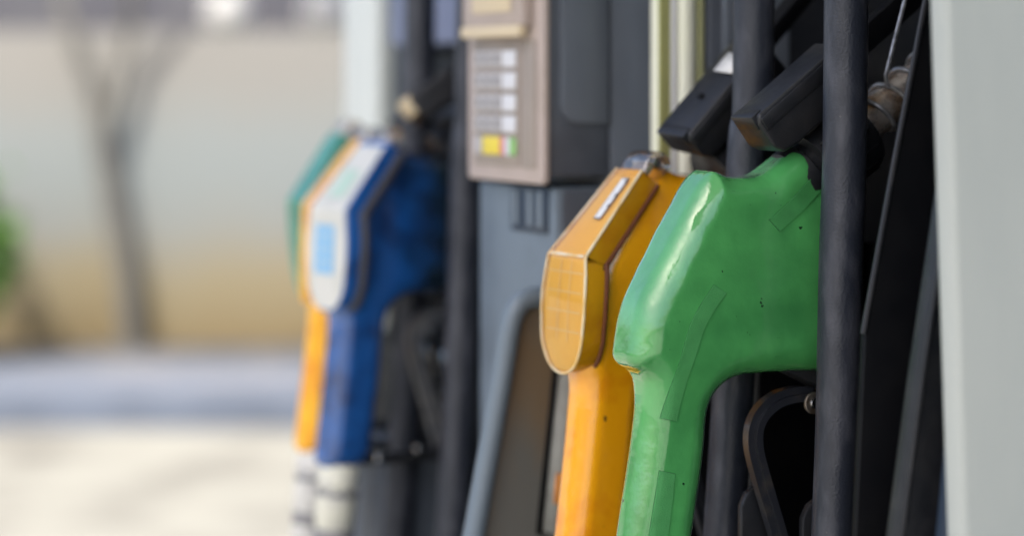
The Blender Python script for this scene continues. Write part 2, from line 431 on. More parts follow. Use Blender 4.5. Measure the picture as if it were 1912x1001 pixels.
class Shape:
    def __init__(self, P, hh, hd, front_r, seed, dent, taper=0.0):
        self.taper = taper
        self.P = chaikin(P, 2); self.hh = hh; self.hd = hd; self.fr = front_r; self.dent = dent
        rs = np.random.RandomState(seed)
        self.w = [(rs.uniform(-1, 1, 3) * f, rs.uniform(0, 6.28), a) for f, a in ((70, 1.4), (90, 1.2), (130, .9), (180, .7), (260, .45), (340, .32), (430, .24), (520, .18))]
    def fields(self, x, z):
        sd = poly_sd(x, z, self.P)
        k = sstep(1.075, 1.135, z)                         # handle -> head
        H = self.hh * (1 - k) + self.hd * k
        neck = sstep(0.13, 0.175, x) * sstep(1.235, 1.262, z)
        H = H * (1 - neck) + 0.026 * neck
        H = H * (1 - self.taper * sstep(1.185, 1.275, z) * (1 - sstep(0.12, 0.19, x)))
        r = np.minimum(0.0205 * (1 - k) + 0.022 * k, H * 0.92)
        return sd, H, r
    def value(self, x, y, z):
        sd, H, r = self.fields(x, z)
        return self.comb(sd, H, r, x, y, z)
    def comb(self, sd, H, r, x, y, z):
        q1 = sd + r; q2 = np.abs(y) - H + r
        v = np.minimum(np.maximum(q1, q2), 0) + np.sqrt(np.maximum(q1, 0) ** 2 + np.maximum(q2, 0) ** 2) - r
        n = 0
        for (f, ph, a) in self.w: n = n + a * np.sin(f[0] * x + f[1] * y + f[2] * z + ph)
        return v + self.dent * n * sstep(1.06, 1.14, z)
    def mesh(self, name, h):
        P = np.array(self.P); m = 3 * h
        xs = np.arange(P[:, 0].min() - m, P[:, 0].max() + m, h); zs = np.arange(P[:, 1].min() - m, P[:, 1].max() + m, h)
        ys = np.arange(-self.hd - m, self.hd + m, h)
        X2, Z2 = np.meshgrid(xs, zs, indexing='ij')
        sd, H, r = self.fields(X2, Z2)
        Vv = self.comb(sd[:, None, :], H[:, None, :], r[:, None, :], X2[:, None, :], ys[None, :, None], Z2[:, None, :])
        verts, quads = surface_nets(Vv, np.array([xs[0], ys[0], zs[0]]), h)
        me = bpy.data.meshes.new(name)
        me.vertices.add(len(verts)); me.vertices.foreach_set('co', verts.astype(np.float32).ravel())
        me.loops.add(len(quads) * 4); me.loops.foreach_set('vertex_index', quads.astype(np.int32).ravel())
        me.polygons.add(len(quads)); me.polygons.foreach_set('loop_start', np.arange(0, len(quads) * 4, 4, dtype=np.int32))
        me.update(calc_edges=True); me.validate()
        return me
    def surface_y(self, x, z):
        """near side of the surface (smallest y) above x, z"""
        x = np.asarray(x, float); z = np.asarray(z, float); y = np.full(x.shape, -0.06)
        for _ in range(60): y = y + np.clip(self.value(x, y, z), -0.01, 0.01) * 0.8
        return y
def surface_nets(V, org, h):
    neg = V < 0
    c = np.zeros(tuple(s - 1 for s in V.shape), np.int8)
    for i in (0, 1):
        for j in (0, 1):
            for k in (0, 1):
                c += neg[i:i + c.shape[0], j:j + c.shape[1], k:k + c.shape[2]]
    I = np.argwhere((c > 0) & (c < 8))
    idx = np.full(c.shape, -1, np.int64); idx[I[:, 0], I[:, 1], I[:, 2]] = np.arange(len(I))
    acc = np.zeros((len(I), 3)); cnt = np.zeros(len(I))
    cor = [(i, j, k) for i in (0, 1) for j in (0, 1) for k in (0, 1)]
    val = {q: V[I[:, 0] + q[0], I[:, 1] + q[1], I[:, 2] + q[2]] for q in cor}
    for a in cor:
        for ax in range(3):
            if a[ax]: continue
            b = list(a); b[ax] = 1; b = tuple(b)
            va, vb = val[a], val[b]; cross = (va < 0) != (vb < 0)
            t = np.where(cross, va / np.where(cross, va - vb, 1), 0)
            p = np.tile(np.array(a, float), (len(I), 1)); p[:, ax] += t
            acc[cross] += p[cross]; cnt[cross] += 1
    verts = org + (I + acc / cnt[:, None]) * h
    quads = []
    for ax in range(3):
        u, v = (ax + 1) % 3, (ax + 2) % 3
        sl = [slice(None)] * 3; s2 = [slice(None)] * 3
        sl[ax] = slice(0, -1); s2[ax] = slice(1, None)
        A = neg[tuple(sl)]; B = neg[tuple(s2)]
        E_ = np.argwhere(A != B)
        E_ = E_[(E_[:, u] > 0) & (E_[:, v] > 0) & (E_[:, u] < V.shape[u] - 1) & (E_[:, v] < V.shape[v] - 1)]
        q = []
        for du, dv in ((-1, -1), (0, -1), (0, 0), (-1, 0)):
            e = E_.copy(); e[:, u] += du; e[:, v] += dv; q.append(idx[e[:, 0], e[:, 1], e[:, 2]])
        q = np.stack(q, 1); inside = A[E_[:, 0], E_[:, 1], E_[:, 2]]
        q[~inside] = q[~inside][:, ::-1]
        quads.append(q)
    return verts, np.concatenate(quads)

GREEN_P = [(0.0735, 1.2765), (0.0618, 1.2642), (0.0428, 1.234), (0.0229, 1.1996), (0.0081, 1.174), (0.0017, 1.1548), (-0.0012, 1.1375), (-0.0032, 1.1250), (0.0005, 1.1185),
           (0.0105, 1.1130), (0.0162, 1.1025), (0.0106, 1.0544), (-0.0027, 0.9811), (-0.0127, 0.915), (0.0465, 0.915), (0.0588, 0.976), (0.0699, 1.0416), (0.0724, 1.0767),
           (0.0785, 1.0931), (0.0912, 1.1039), (0.1138, 1.1084), (0.2050, 1.1050), (0.216, 1.115), (0.216, 1.215), (0.208, 1.252), (0.1855, 1.2754), (0.166, 1.2925), (0.1554, 1.2935), (0.1397, 1.2806),
           (0.1189, 1.2689), (0.0907, 1.2703), (0.0800, 1.2755)]
COVER_P = [(0.108, 1.280), (0.098, 1.270), (0.042, 1.200), (0.036, 1.158), (0.029, 1.118), (0.0265, 1.10), (0.0315, 1.086), (0.0249, 1.0227), (0.016, 0.9528), (0.011, 0.915),
           (0.071, 0.915), (0.0785, 0.96), (0.087, 1.02), (0.0925, 1.0767), (0.0985, 1.0931), (0.1112, 1.1039), (0.1338, 1.1084), (0.2190, 1.1050), (0.23, 1.115), (0.23, 1.215), (0.222, 1.248),
           (0.195, 1.262), (0.16, 1.2635), (0.135, 1.2650), (0.120, 1.2720)]
SH_G = Shape(GREEN_P, 0.0225, 0.0315, 0.02, 3, 0.00016)
SH_C = Shape(COVER_P, 0.0235, 0.0295, 0.02, 8, 0.00011, 0.36)
ME_G = SH_G.mesh('green_cover', 0.0013)
ME_O = SH_C.mesh('orange_cover', 0.0014)
ME_F = SH_C.mesh('far_cover', 0.0024)

def emboss(name, left, right, n, m, parent, shape, lift=0.0007, cols=8):
    """raised strip between two polylines (x, z) laid on the near side of a cover"""
    def res(P):
        P = np.array(catmull([(p[0], 0, p[1]) for p in P], 10))[:, [0, 2]]
        s = np.r_[0, np.cumsum(np.linalg.norm(np.diff(P, axis=0), axis=1))]; t = np.linspace(0, s[-1], n)
        return np.stack([np.interp(t, s, P[:, 0]), np.interp(t, s, P[:, 1])], 1)
    A, B = res(left), res(right); t = np.linspace(0, 1, cols)[None, :, None]
    G = A[:, None] * (1 - t) + B[:, None] * t
    y = shape.surface_y(G[..., 0], G[..., 1])
    V = []; idx = {}
    for i in range(n):
        for j in range(cols):
            idx[i, j] = len(V); V.append((G[i, j, 0], y[i, j] - lift, G[i, j, 1]))
    Fc = [(idx[i, j], idx[i, j + 1], idx[i + 1, j + 1], idx[i + 1, j]) for i in range(n - 1) for j in range(cols - 1)]
    ring = [(i, 0) for i in range(n)] + [(n - 1, j) for j in range(1, cols)] + [(i, cols - 1) for i in range(n - 2, -1, -1)] + [(0, j) for j in range(cols - 2, 0, -1)]
    low = {}
    for k in ring:
        low[k] = len(V); v = V[idx[k]]; V.append((v[0], v[1] + lift + 0.002, v[2]))
    for a, b in zip(ring, ring[1:] + ring[:1]): Fc.append((idx[a], idx[b], low[b], low[a]))
    bm = bmesh.new(); vv = [bm.verts.new(v) for v in V]
    for f in Fc: bm.faces.new([vv[i] for i in f])
    return from_bm(name, bm, m, parent, angle=40)

# ---- metalwork shared by the nozzles (x, z as for the green one; dx shifts it)
AX = Vector((0.824, 0, 0.567))
def nozzle_metal(t, dx, detail=True, lever_mat='lever', lw=0.0075):
    def P(x, z): return (x + dx, z)
    o0 = Vector((0.158 + dx, 0, 1.262))
    n_ = 32
    prof = [(0, 0.024), (0.004, 0.029), (0.016, 0.0295), (0.018, 0.027), (0.024, 0.027), (0.026, 0.034), (0.074, 0.0355), (0.080, 0.033), (0.084, 0.019)]
    c = lathe('collar', o0, AX, prof, 'flap', t)
    if detail:
        q = Vector((0, 0, 1)).rotation_difference(AX)
        for k in range(14):       # moulded ribs along the collar
            a = 2 * math.pi * k / 14
            p0 = o0 + q @ Vector((0.0348 * math.cos(a), 0.0348 * math.sin(a), 0.030)); p1 = o0 + q @ Vector((0.0358 * math.cos(a), 0.0358 * math.sin(a), 0.073))
            tube('rib', [p0, p1], 0.0011, 'flap', c, 6)
    sp = lathe('spout', o0 + AX * 0.083, AX, [(0, 0.0165), (0.001, 0.0172), (0.012, 0.0172), (0.10, 0.0165), (0.14, 0.0135), (0.16, 0.013)], 'steel', t)
    if detail:
        q = Vector((0, 0, 1)).rotation_difference(AX); s0 = o0 + AX * 0.083
        path = []
        for i in range(110):
            a = i / 110 * 2 * math.pi * 3.6 + 2.7
            path.append(s0 + q @ Vector((0.0192 * math.cos(a), 0.0192 * math.sin(a), 0.013 + i / 110 * 0.085)))
        tube('spring', path, 0.0022, 'wire', sp, 8)
    # lower casting and trigger
    prism('casting', [P(*p) for p in ((0.132, 1.112), (0.155, 1.104), (0.172, 1.096), (0.186, 1.088), (0.212, 1.086), (0.216, 1.118), (0.15, 1.122))], -0.014, 0.014, 'flap', t, 0.003)
    cl = catmull([(0.178, 0, 1.0850), (0.1606, 0, 1.0862), (0.1410, 0, 1.0815), (0.1255, 0, 1.068), (0.1215, 0, 1.0472), (0.1300, 0, 1.0154), (0.1455, 0, 0.969), (0.157, 0, 0.932)], 7)
    def band(name, half, off0, off1, m):
        A = []; B = []
        for i, p in enumerate(cl):
            tg = (cl[min(i + 1, len(cl) - 1)] - cl[max(i - 1, 0)]).normalized(); nn = Vector((tg.z, 0, -tg.x))
            A.append((p.x + nn.x * off0 + dx, p.z + nn.z * off0)); B.append((p.x + nn.x * off1 + dx, p.z + nn.z * off1))
        V = [(x, -half, z) for x, z in A] + [(x, -half, z) for x, z in B] + [(x, half, z) for x, z in A] + [(x, half, z) for x, z in B]
        n = len(A); bm = bmesh.new(); vv = [bm.verts.new(v) for v in V]
        for i in range(n - 1):
            for a, b in ((0, n), (n, 3 * n), (3 * n, 2 * n), (2 * n, 0)):
                bm.faces.new((vv[a + i], vv[b + i], vv[b + i + 1], vv[a + i + 1]))
        for i in (0, n - 1): bm.faces.new((vv[i], vv[n + i], vv[3 * n + i], vv[2 * n + i]))
        bevel(bm, 0.0012, 2, 50)
        return from_bm(name, bm, m, t)
    lv = band('lever', lw, -0.0060, 0.0, lever_mat)
    w = band('lever_web', 0.0045, 0.0002, 0.0065, lever_mat)
    pv_ = lathe('pivot_washer', (0.1722 + dx, -0.0135, 1.0800), (0, -1, 0), [(0, 0.0092), (0.002, 0.0092), (0.0026, 0.0085)], 'washer', t, 28)
    lathe('rivet', (0.1722 + dx, -0.0160, 1.0800), (0, -1, 0), [(0, 0.0046), (0.001, 0.0046), (0.0016, 0.0036), (0.0012, 0.0022), (0.0006, 0.0004)], 'rivet', pv_, 20)
    tube('trigger_guard', catmull([(0.03 + dx, 0, 0.926), (0.09 + dx, 0, 0.921), (0.165 + dx, 0, 0.923), (0.192 + dx, 0, 0.945), (0.200 + dx, 0, 1.0), (0.205 + dx, 0, 1.10)], 6), 0.009, 'flap', t, 12, flat=(1.2, 0.75))
    return c

def swivel(t, dx, m1='swivel', tilt=0.0):
    o = (0.0 + dx, 0, 0.917); ax = (-0.10, 0, -1)
    s = lathe('swivel', o, ax, [(-0.004, 0.0225), (0.0, 0.0235), (0.020, 0.0235), (0.022, 0.020), (0.030, 0.020), (0.032, 0.023), (0.060, 0.023), (0.062, 0.0215), (0.100, 0.0215), (0.102, 0.0195), (0.12, 0.0195)], m1, t, 24)
    lathe('swivel_ring', (o[0] - 0.10 * 0.026, 0, o[2] - 0.026), ax, [(0, 0.0242), (0.006, 0.0242)], 'swivel_g', s, 24)
    lathe('swivel_ring', (o[0] - 0.10 * 0.068, 0, o[2] - 0.068), ax, [(0, 0.0228), (0.014, 0.0228)], 'swivel_g', s, 24)

# ---- clear front cover of a nozzle: a folded tongue with rounded foot
def display_cover(t, prof, hw, depth, shell, insert, rim_mat, far=False):
    """prof: x,z points from the top over the fold to the foot; hw: (fraction, half width)"""
    # dense samples along the profile
    P = [Vector((x, z)) for x, z in prof]
    seg = [(P[i + 1] - P[i]).length for i in range(len(P) - 1)]; tot = sum(seg)
    S = sorted(set(list(np.linspace(0, tot, 60)) + [tot * (1 - k * k * 0.004) for k in range(8)]))
    cum = np.r_[0, np.cumsum(seg)]; xs = np.interp(S, cum, [p.x for p in P]); zs = np.interp(S, cum, [p.y for p in P])
    W = np.interp(np.array(S) / tot, [h[0] for h in hw], [h[1] for h in hw])
    fr = np.array(S) / tot; k0 = 0.80
    W = np.where(fr > k0, np.interp(k0, [h[0] for h in hw], [h[1] for h in hw]) * np.sqrt(np.maximum(0, 1 - ((fr - k0) / (1 - k0)) ** 2)) ** 0.9, W)
    W = np.maximum(W, 0.0012)
    n = len(S); NR = []
    for i in range(n):
        a = Vector((xs[min(i + 1, n - 1)] - xs[max(i - 1, 0)], zs[min(i + 1, n - 1)] - zs[max(i - 1, 0)])).normalized()
        NR.append(Vector((-a.y, a.x)))            # points to the dispenser side
    def loft(name, m, off, dep, shrink, rad, parent, thick=0.0):
        bm = bmesh.new(); rings = []
        for i in range(n):
            w = max(W[i] - shrink, 0.0006); nx, nz = NR[i]; r = min(rad, w * 0.8)
            sec = [(-w, dep)] + [(-w + r - r * math.cos(a), off + r - r * math.sin(a)) for a in np.linspace(0, math.pi / 2, 4)]
            sec += [(y * -1, d_) for y, d_ in sec[::-1]]
            rings.append([bm.verts.new((xs[i] + nx * d_, y, zs[i] + nz * d_)) for y, d_ in sec])
        for i in range(n - 1):
            for k in range(len(rings[0]) - 1):
                bm.faces.new((rings[i][k], rings[i][k + 1], rings[i + 1][k + 1], rings[i + 1][k]))
        bm.faces.new(rings[0]); bm.faces.new(rings[-1][::-1])
        return from_bm(name, bm, m, parent, angle=28)
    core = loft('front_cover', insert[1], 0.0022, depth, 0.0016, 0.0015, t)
    # pale label lying on the front of the core, under the clear shell
    bm = bmesh.new(); rows = []
    for i in range(2, n - 2):
        w = max(W[i] - 0.0045, 0.0004); nx, nz = NR[i]
        rows.append([bm.verts.new((xs[i] + nx * 0.0017, y, zs[i] + nz * 0.0017)) for y in np.linspace(-w, w, 9)])
    for a, b in zip(rows, rows[1:]):
        for k in range(8): bm.faces.new((a[k], a[k + 1], b[k + 1], b[k]))
    from_bm('label_insert', bm, insert[0], core, angle=28)
    if not far:
        loft('clear_shell', shell, 0.0, depth + 0.002, 0.0, 0.0026, core)
    # edge bead round the open back of the cover
    pr = []
    for s_ in (-1, 1):
        pr = [(xs[i] + NR[i][0] * (depth + 0.001), s_ * (W[i] + 0.0002), zs[i] + NR[i][1] * (depth + 0.001)) for i in range(n)]
        tube('rim', pr, 0.0021 if not far else 0.005, rim_mat, core, 8)
    if not far:
        for s_ in (-1, 1):
            tube('edge_bead', [(xs[i] + NR[i][0] * 0.0012, s_ * (W[i] - 0.0010), zs[i] + NR[i][1] * 0.0012) for i in range(n)], 0.0015, 'edge_bead', core, 6)
    def on_face(s, y, lift=0.0008):
        i = int(np.clip(np.searchsorted(S, s * tot), 1, n - 2)); nx, nz = NR[i]
        return (float(np.interp(s * tot, S, xs)) - nx * lift, y, float(np.interp(s * tot, S, zs)) - nz * lift)
    return core, on_face
def decal(name, on_face, s0, s1, y0, y1, m, parent, lift=0.0008, n=6):
    bm = bmesh.new(); rows = []
    for s in np.linspace(s0, s1, n):
        rows.append([bm.verts.new(on_face(s, y, lift)) for y in (y0, y1)])
    for a, b in zip(rows, rows[1:]): bm.faces.new((a[0], a[1], b[1], b[0]))
    return from_bm(name, bm, m, parent)

# ------------------------------------------------------------------ the five nozzles
Y_G, Y_O, Y_B, Y_Y, Y_T = -0.149, 0.0, 0.608, 0.72, 0.80
GRP = 'fuel nozzles hung in the dispenser'
ng = thing('fuel_nozzle', 'glossy green vinyl covered fuel nozzle nearest the pale panel', 'fuel nozzle', (0, Y_G, 0), GRP)
link('grip_cover', ME_G, 'green', ng)
STRIPS = [([(0.1182, 1.2359), (0.142, 1.254), (0.164, 1.2715)], [(0.1284, 1.2260), (0.153, 1.2445), (0.176, 1.2615)], 24),
          ([(0.0662, 1.1843), (0.0535, 1.168), (0.0429, 1.1490), (0.0325, 1.1133), (0.0232, 1.0773)], [(0.0777, 1.1769), (0.066, 1.163), (0.0562, 1.1466), (0.0448, 1.1127), (0.0365, 1.0743)], 50),
          ([(0.0214, 1.0351), (0.0165, 1.008), (0.0105, 0.975), (0.004, 0.94)], [(0.0351, 1.0319), (0.0320, 1.006), (0.0275, 0.975), (0.021, 0.94)], 36)]
for A_, B_, n_ in STRIPS:
    st = emboss('grip_strip', A_, B_, n_, 'green_strip', ng, SH_G, 0.0011)
    # the groove that frames it
    A_ = [Vector(p) for p in A_]; B_ = [Vector(p) for p in B_]; g_ = 0.0003
    L2, R2 = [], []
    for p, q in zip(A_, B_):
        u = (p - q).normalized() * g_; L2.append(p + u); R2.append(q - u)
    for Q in (L2, R2):
        Q[0] = Q[0] + (Q[0] - Q[1]).normalized() * g_; Q[-1] = Q[-1] + (Q[-1] - Q[-2]).normalized() * g_
    emboss('strip_groove', [tuple(p) for p in L2], [tuple(p) for p in R2], n_, 'strip_edge', st, SH_G, 0.00025)
nozzle_metal(ng, 0.0)
lathe('neck_ring', Vector((0.160, 0, 1.2655)), AX, [(0, 0.0262), (0.012, 0.0268)], 'washer', ng)
swivel(ng, 0.018)
# lower latch plates beside the trigger
prism('latch_plate', [(0.118, 0.93), (0.1185, 0.993), (0.124, 1.004), (0.133, 1.009), (0.150, 0.99), (0.160, 0.93)], 0.012, 0.020, 'flap', ng, 0.0015)
prism('latch_plate', [(0.158, 0.93), (0.159, 0.985), (0.165, 0.996), (0.179, 1.004), (0.195, 1.004), (0.198, 0.93)], -0.020, -0.012, 'flap', ng, 0.0015)

no = thing('fuel_nozzle', 'orange fuel nozzle with clear front cover beside the green one', 'fuel nozzle', (0, Y_O, 0), GRP)
no.rotation_euler.z = R(3)
link('grip_cover', ME_O, 'orange', no)
nozzle_metal(no, 0.014, False)
swivel(no, 0.040)
OP = [(0.0865, 1.2720), (0.0545, 1.2345), (0.0240, 1.1990), (0.0226, 1.1965), (0.0186, 1.1585), (0.0170, 1.1213), (0.0172, 1.0945)]
OW = [(0, 0.0225), (0.05, 0.0235), (0.47, 0.0325), (0.56, 0.0365), (0.66, 0.0385), (0.74, 0.0385), (0.80, 0.0370), (1, 0.01)]
core, onf = display_cover(no, OP, OW, 0.021, 'clear', ('insert', 'yellow'), 'brown_rim')
for k in range(4):               # printed grid of the label
    s = 0.555 + k * 0.085
    decal('label_line', onf, s, s + 0.008, -0.030, 0.030, 'insert_line', core, -0.0013, 2)
for y in (-0.010, 0.008):
    decal('label_line', onf, 0.50, 0.86, y, y + 0.0016, 'insert_line', core, -0.0012, 12)
decal('label_line', onf, 0.476, 0.490, -0.030, 0.030, 'edge_bead', core, 0.0003, 3)
decal('sticker_back', onf, 0.052, 0.283, -0.0128, -0.0008, 'ink', core, 0.0002, 4)
decal('sticker', onf, 0.058, 0.277, -0.0120, -0.0016, 'sticker', core, 0.0004, 4)
for s, y in ((0.06, -0.0130), (0.14, -0.0128), (0.20, -0.0128)):
    decal('torn_edge', onf, s, s + 0.018, y, y + 0.0026, 'ink', core, 0.0006, 2)
# clear hinge lug at the top of the cover
hl = prism('hinge_lug', [(0.087, 1.268), (0.0905, 1.2775), (0.0985, 1.2865), (0.1075, 1.2880), (0.1165, 1.2820), (0.1185, 1.2745), (0.109, 1.263), (0.098, 1.262)], -0.0225, 0.0175, 'clear_lug', no, 0.003, 3)
lathe('hinge_pin', (0.104, -0.0200, 1.2775), (0, 1, 0), [(0, 0.0042), (0.036, 0.0042)], 'rivet', hl, 16)
lathe('hinge_boss', (0.104, -0.0228, 1.2775), (0, -1, 0), [(0, 0.0068), (0.0012, 0.0062), (0.0014, 0.0035), (0.0004, 0.0030)], 'clear_lug', hl, 20)
prism('hinge_block', [(0.095, 1.266), (0.096, 1.274), (0.112, 1.279), (0.116, 1.272), (0.107, 1.264)], -0.012, 0.012, 'beige_dark', hl, 0.002)

BP = [(0.0850, 1.2830), (0.0550, 1.2465), (0.0250, 1.2100), (0.0235, 1.2065), (0.0212, 1.15), (0.0195, 1.0920)]
BW = [(0, 0.033), (0.06, 0.0345), (0.46, 0.0430), (0.62, 0.0480), (0.72, 0.0480), (0.80, 0.0455), (1, 0.01)]
def far_nozzle(y, dx, body, insert, rim, label, sw, wf=1.0):
    t = thing('fuel_nozzle', label, 'fuel nozzle', (dx, y, 0), GRP)
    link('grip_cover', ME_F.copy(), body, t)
    nozzle_metal(t, 0.014, False, 'lever_far', 0.013)
    for x, z in ((0.085, 0.924), (0.137, 0.930)):
        lathe('guard_bolt', (x, -0.010, z), (0, -1, 0), [(0, 0.006), (0.004, 0.006), (0.006, 0.003)], 'rivet', t, 14)
    prism('glint_plate', [(0.158, 1.040), (0.171, 1.042), (0.180, 1.004), (0.168, 1.000)], -0.012, 0.004, 'rivet', t, 0.002)  # bright metal plate added to make a white glint
    swivel(t, 0.040, sw)
    core, onf = display_cover(t, BP, [(a, b * wf) for a, b in BW], 0.022, 'clear', insert, rim, True)
    lg = prism('hinge_lug', [(0.087, 1.270), (0.090, 1.286), (0.0985, 1.2955), (0.1075, 1.2960), (0.1185, 1.2845), (0.109, 1.268)], -0.020, 0.020, 'clear_lug', t, 0.003, 3)
    prism('hinge_block', [(0.092, 1.272), (0.094, 1.284), (0.112, 1.288), (0.114, 1.277)], -0.014, 0.014, 'key_white', lg, 0.002)
    return t, core, onf
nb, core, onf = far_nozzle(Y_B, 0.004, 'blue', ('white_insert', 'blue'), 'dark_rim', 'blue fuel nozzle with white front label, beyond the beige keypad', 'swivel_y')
nb.rotation_euler.z = R(9)
lb = decal('printed_label', onf, 0.545, 0.800, -0.018, 0.024, 'print_blue', core, -0.0010, 6)
for k in range(3): decal('printed_mark', onf, 0.585 + 0.07 * k, 0.615 + 0.07 * k, -0.010, 0.014, 'print_pale', core, -0.0007, 3)
decal('printed_label', onf, 0.20, 0.38, -0.016, 0.016, 'print_mint', core, -0.0010, 5)
ny, core, onf = far_nozzle(Y_Y, 0.017, 'yellow', ('yellow', 'yellow'), 'yellow', 'yellow fuel nozzle half hidden behind the blue one', 'swivel', 0.36)
nt_, core, onf = far_nozzle(Y_T, 0.036, 'teal', ('teal', 'teal'), 'teal', 'blurred teal green fuel nozzle, farthest of the row', 'swivel', 0.8)
nt_.rotation_euler.y = R(-7); nt_.location.x += 1.15 * math.sin(R(7)) + 0.004; nt_.location.z += 0.004

# ------------------------------------------------------------------ hoses
def hose(y, yn, pts, sw, label):
    P = [(pts[0][0] + 0.004, y, 2.35)] + [(x, y, z) for x, z in pts]
    xl, zl = pts[-1]
    sx = sw - 0.012
    P += [(xl - 0.025, y, 0.62), (xl - 0.05, y + (yn - y) * 0.2, 0.36), ((xl + sx) / 2 - 0.05, (y + yn) / 2, 0.26), (sx - 0.06, yn, 0.38), (sx - 0.035, yn, 0.60), (sx - 0.004, yn, 0.80)]
    o = tube('fuel_hose', catmull(P, 14), 0.018, 'rubber', None, 24)
    tag(o, label, 'hose', 'black fuel hoses')
hose(-0.224, Y_G, [(0.1646, 1.415), (0.1595, 1.198), (0.1523, 0.98)], 0.018, 'worn black hose in front of the green nozzle')
hose(-0.074, Y_O, [(0.1681, 1.42), (0.1611, 1.28), (0.138, 0.956)], 0.040, 'worn black hose between the green and orange nozzles')
hose(0.533, Y_B, [(0.170, 1.42), (0.1626, 1.25), (0.152, 0.95)], 0.044, 'blurred black hose in front of the blue nozzle')
hose(0.683, Y_Y, [(0.170, 1.42), (0.165, 1.28), (0.150, 0.95)], 0.054, 'blurred black hose rising behind the blue nozzle')

th = tube('fuel_hose', catmull([(0.108, 0.80, 0.80), (0.10, 0.80, 0.60), (0.12, 0.80, 0.42), (0.18, 0.80, 0.36), (0.26, 0.80, 0.36)], 10), 0.018, 'rubber', None, 16)
tag(th, 'short black hose hanging under the farthest teal nozzle', 'hose', 'black fuel hoses')

# ------------------------------------------------------------------ the dispenser
D = thing('fuel_dispenser', 'dark grey fuel dispenser with pale end panel and beige keypad', 'fuel dispenser', (0.3, 0.2, 0))
D.location = (0, 0, 0)
e = lambda z: 0.0827 - 0.0384 * (z - 1.4068)
prism('end_panel', [(e(0.1), 0.1), (0.62, 0.1), (0.62, 2.3), (e(2.3), 2.3)], -0.475, -0.452, 'pale', D, 0.006, 3)
prism('end_backing', [(0.120, 0.10), (0.110, 0.95), (0.108, 1.02), (0.1195, 1.12), (0.130, 1.20), (0.150, 2.3), (0.60, 2.3), (0.60, 0.1)], -0.449, -0.425, 'navy', D, 0.002)
f = prism('side_fin', [(0.04, 0.1), (0.080, 0.93), (0.0929, 1.0164), (0.1117, 1.1334), (0.1317, 1.2431), (0.160, 1.41), (0.30, 2.3), (0.58, 2.3), (0.58, 0.1)], -0.405, -0.385, 'black', D, 0.002)
tube('edge_trim', [(0.0785, -0.408, 0.93), (0.0910, -0.408, 1.0164), (0.1098, -0.408, 1.1334), (0.1298, -0.408, 1.2431), (0.158, -0.408, 1.41)], 0.0022, 'black', f, 8)
pt = prism('boot_partition', [(0.09, 0.1), (0.099, 0.95), (0.1105, 1.163), (0.1387, 1.2886), (0.1673, 1.4118), (0.36, 2.3), (0.56, 2.3), (0.56, 0.1)], -0.334, -0.326, 'bay', D, 0.0015)
tube('edge_trim', [(0.1080, -0.3335, 1.158), (0.1365, -0.3335, 1.2886), (0.1650, -0.3335, 1.4118), (0.22, -0.3335, 1.66)], 0.0024, 'flap', pt, 8)
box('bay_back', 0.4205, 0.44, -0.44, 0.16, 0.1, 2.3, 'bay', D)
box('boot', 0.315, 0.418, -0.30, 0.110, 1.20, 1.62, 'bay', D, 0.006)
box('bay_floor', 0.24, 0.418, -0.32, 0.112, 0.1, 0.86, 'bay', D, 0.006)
# wire hanger of the spout spring
tube('hanger_wire', catmull([(0.285, -0.168, 1.50), (0.2605, -0.168, 1.419), (0.2440, -0.168, 1.364), (0.2412, -0.168, 1.3530), (0.2445, -0.168, 1.3440)], 5), 0.0018, 'wire', D, 8)

# black rests above each nozzle
def rest(name, y, base, ang, L, th, half, roll, m='flap', extra=True):
    """a long black box leaning into the dispenser; base is its lower front corner"""
    bm = bmesh.new()
    pts = [(0, 0.010), (0.006, 0.0), (0.020, -0.002), (L, -0.002), (L, th), (0.004, th), (0, th - 0.006)]
    a_ = [bm.verts.new((x, -half, z)) for x, z in pts]; b_ = [bm.verts.new((x, half, z)) for x, z in pts]; n = len(pts)
    bm.faces.new(a_); bm.faces.new(b_[::-1])
    for i in range(n): bm.faces.new((a_[i], b_[i], b_[(i + 1) % n], a_[(i + 1) % n]))
    bmesh.ops.recalc_face_normals(bm, faces=bm.faces); bevel(bm, 0.0028, 3)
    o = from_bm(name, bm, m, D)
    mtx = Matrix.Translation((base[0], y, base[1])) @ Matrix.Rotation(-ang, 4, 'Y') @ Matrix.Rotation(roll, 4, 'X')
    o.matrix_local = mtx
    if extra:
        lid = box('rest_lid', 0.003, L - 0.004, -half - 0.0012, half + 0.0012, th * 0.60, th - 0.003, m, o, 0.0018)
        cp = box('rest_cap', -0.0012, 0.010, -half + 0.004, half - 0.004, th - 0.012, th + 0.0012, m, o, 0.001)
    if L < 0.15:      # arm that carries the rest from the boot behind
        box('rest_arm', L - 0.006, L + 0.16, 0.004, half - 0.003, 0.006, th - 0.012, 'bay', o, 0.002)
    return o
rg = rest('nozzle_rest', Y_G - 0.012, (0.1285, 1.2875), R(37), 0.105, 0.040, 0.021, R(0))
ro = rest('nozzle_rest', Y_O + 0.002, (0.149, 1.279), R(46), 0.118, 0.034, 0.025, R(8))
box('rest_label', 0.075, 0.098, -0.018, 0.010, 0.0362, 0.0368, 'sticker', ro)
box('rest_slot', 0.043, 0.048, -0.003, 0.003, 0.0355, 0.0366, 'bay', ro)
rb = rest('nozzle_rest', Y_B, (0.139, 1.300), R(34), 0.19, 0.034, 0.025, R(-16))
box('rest_tip', -0.003, 0.012, -0.022, 0.022, 0.012, 0.0345, 'cream', rb, 0.002)
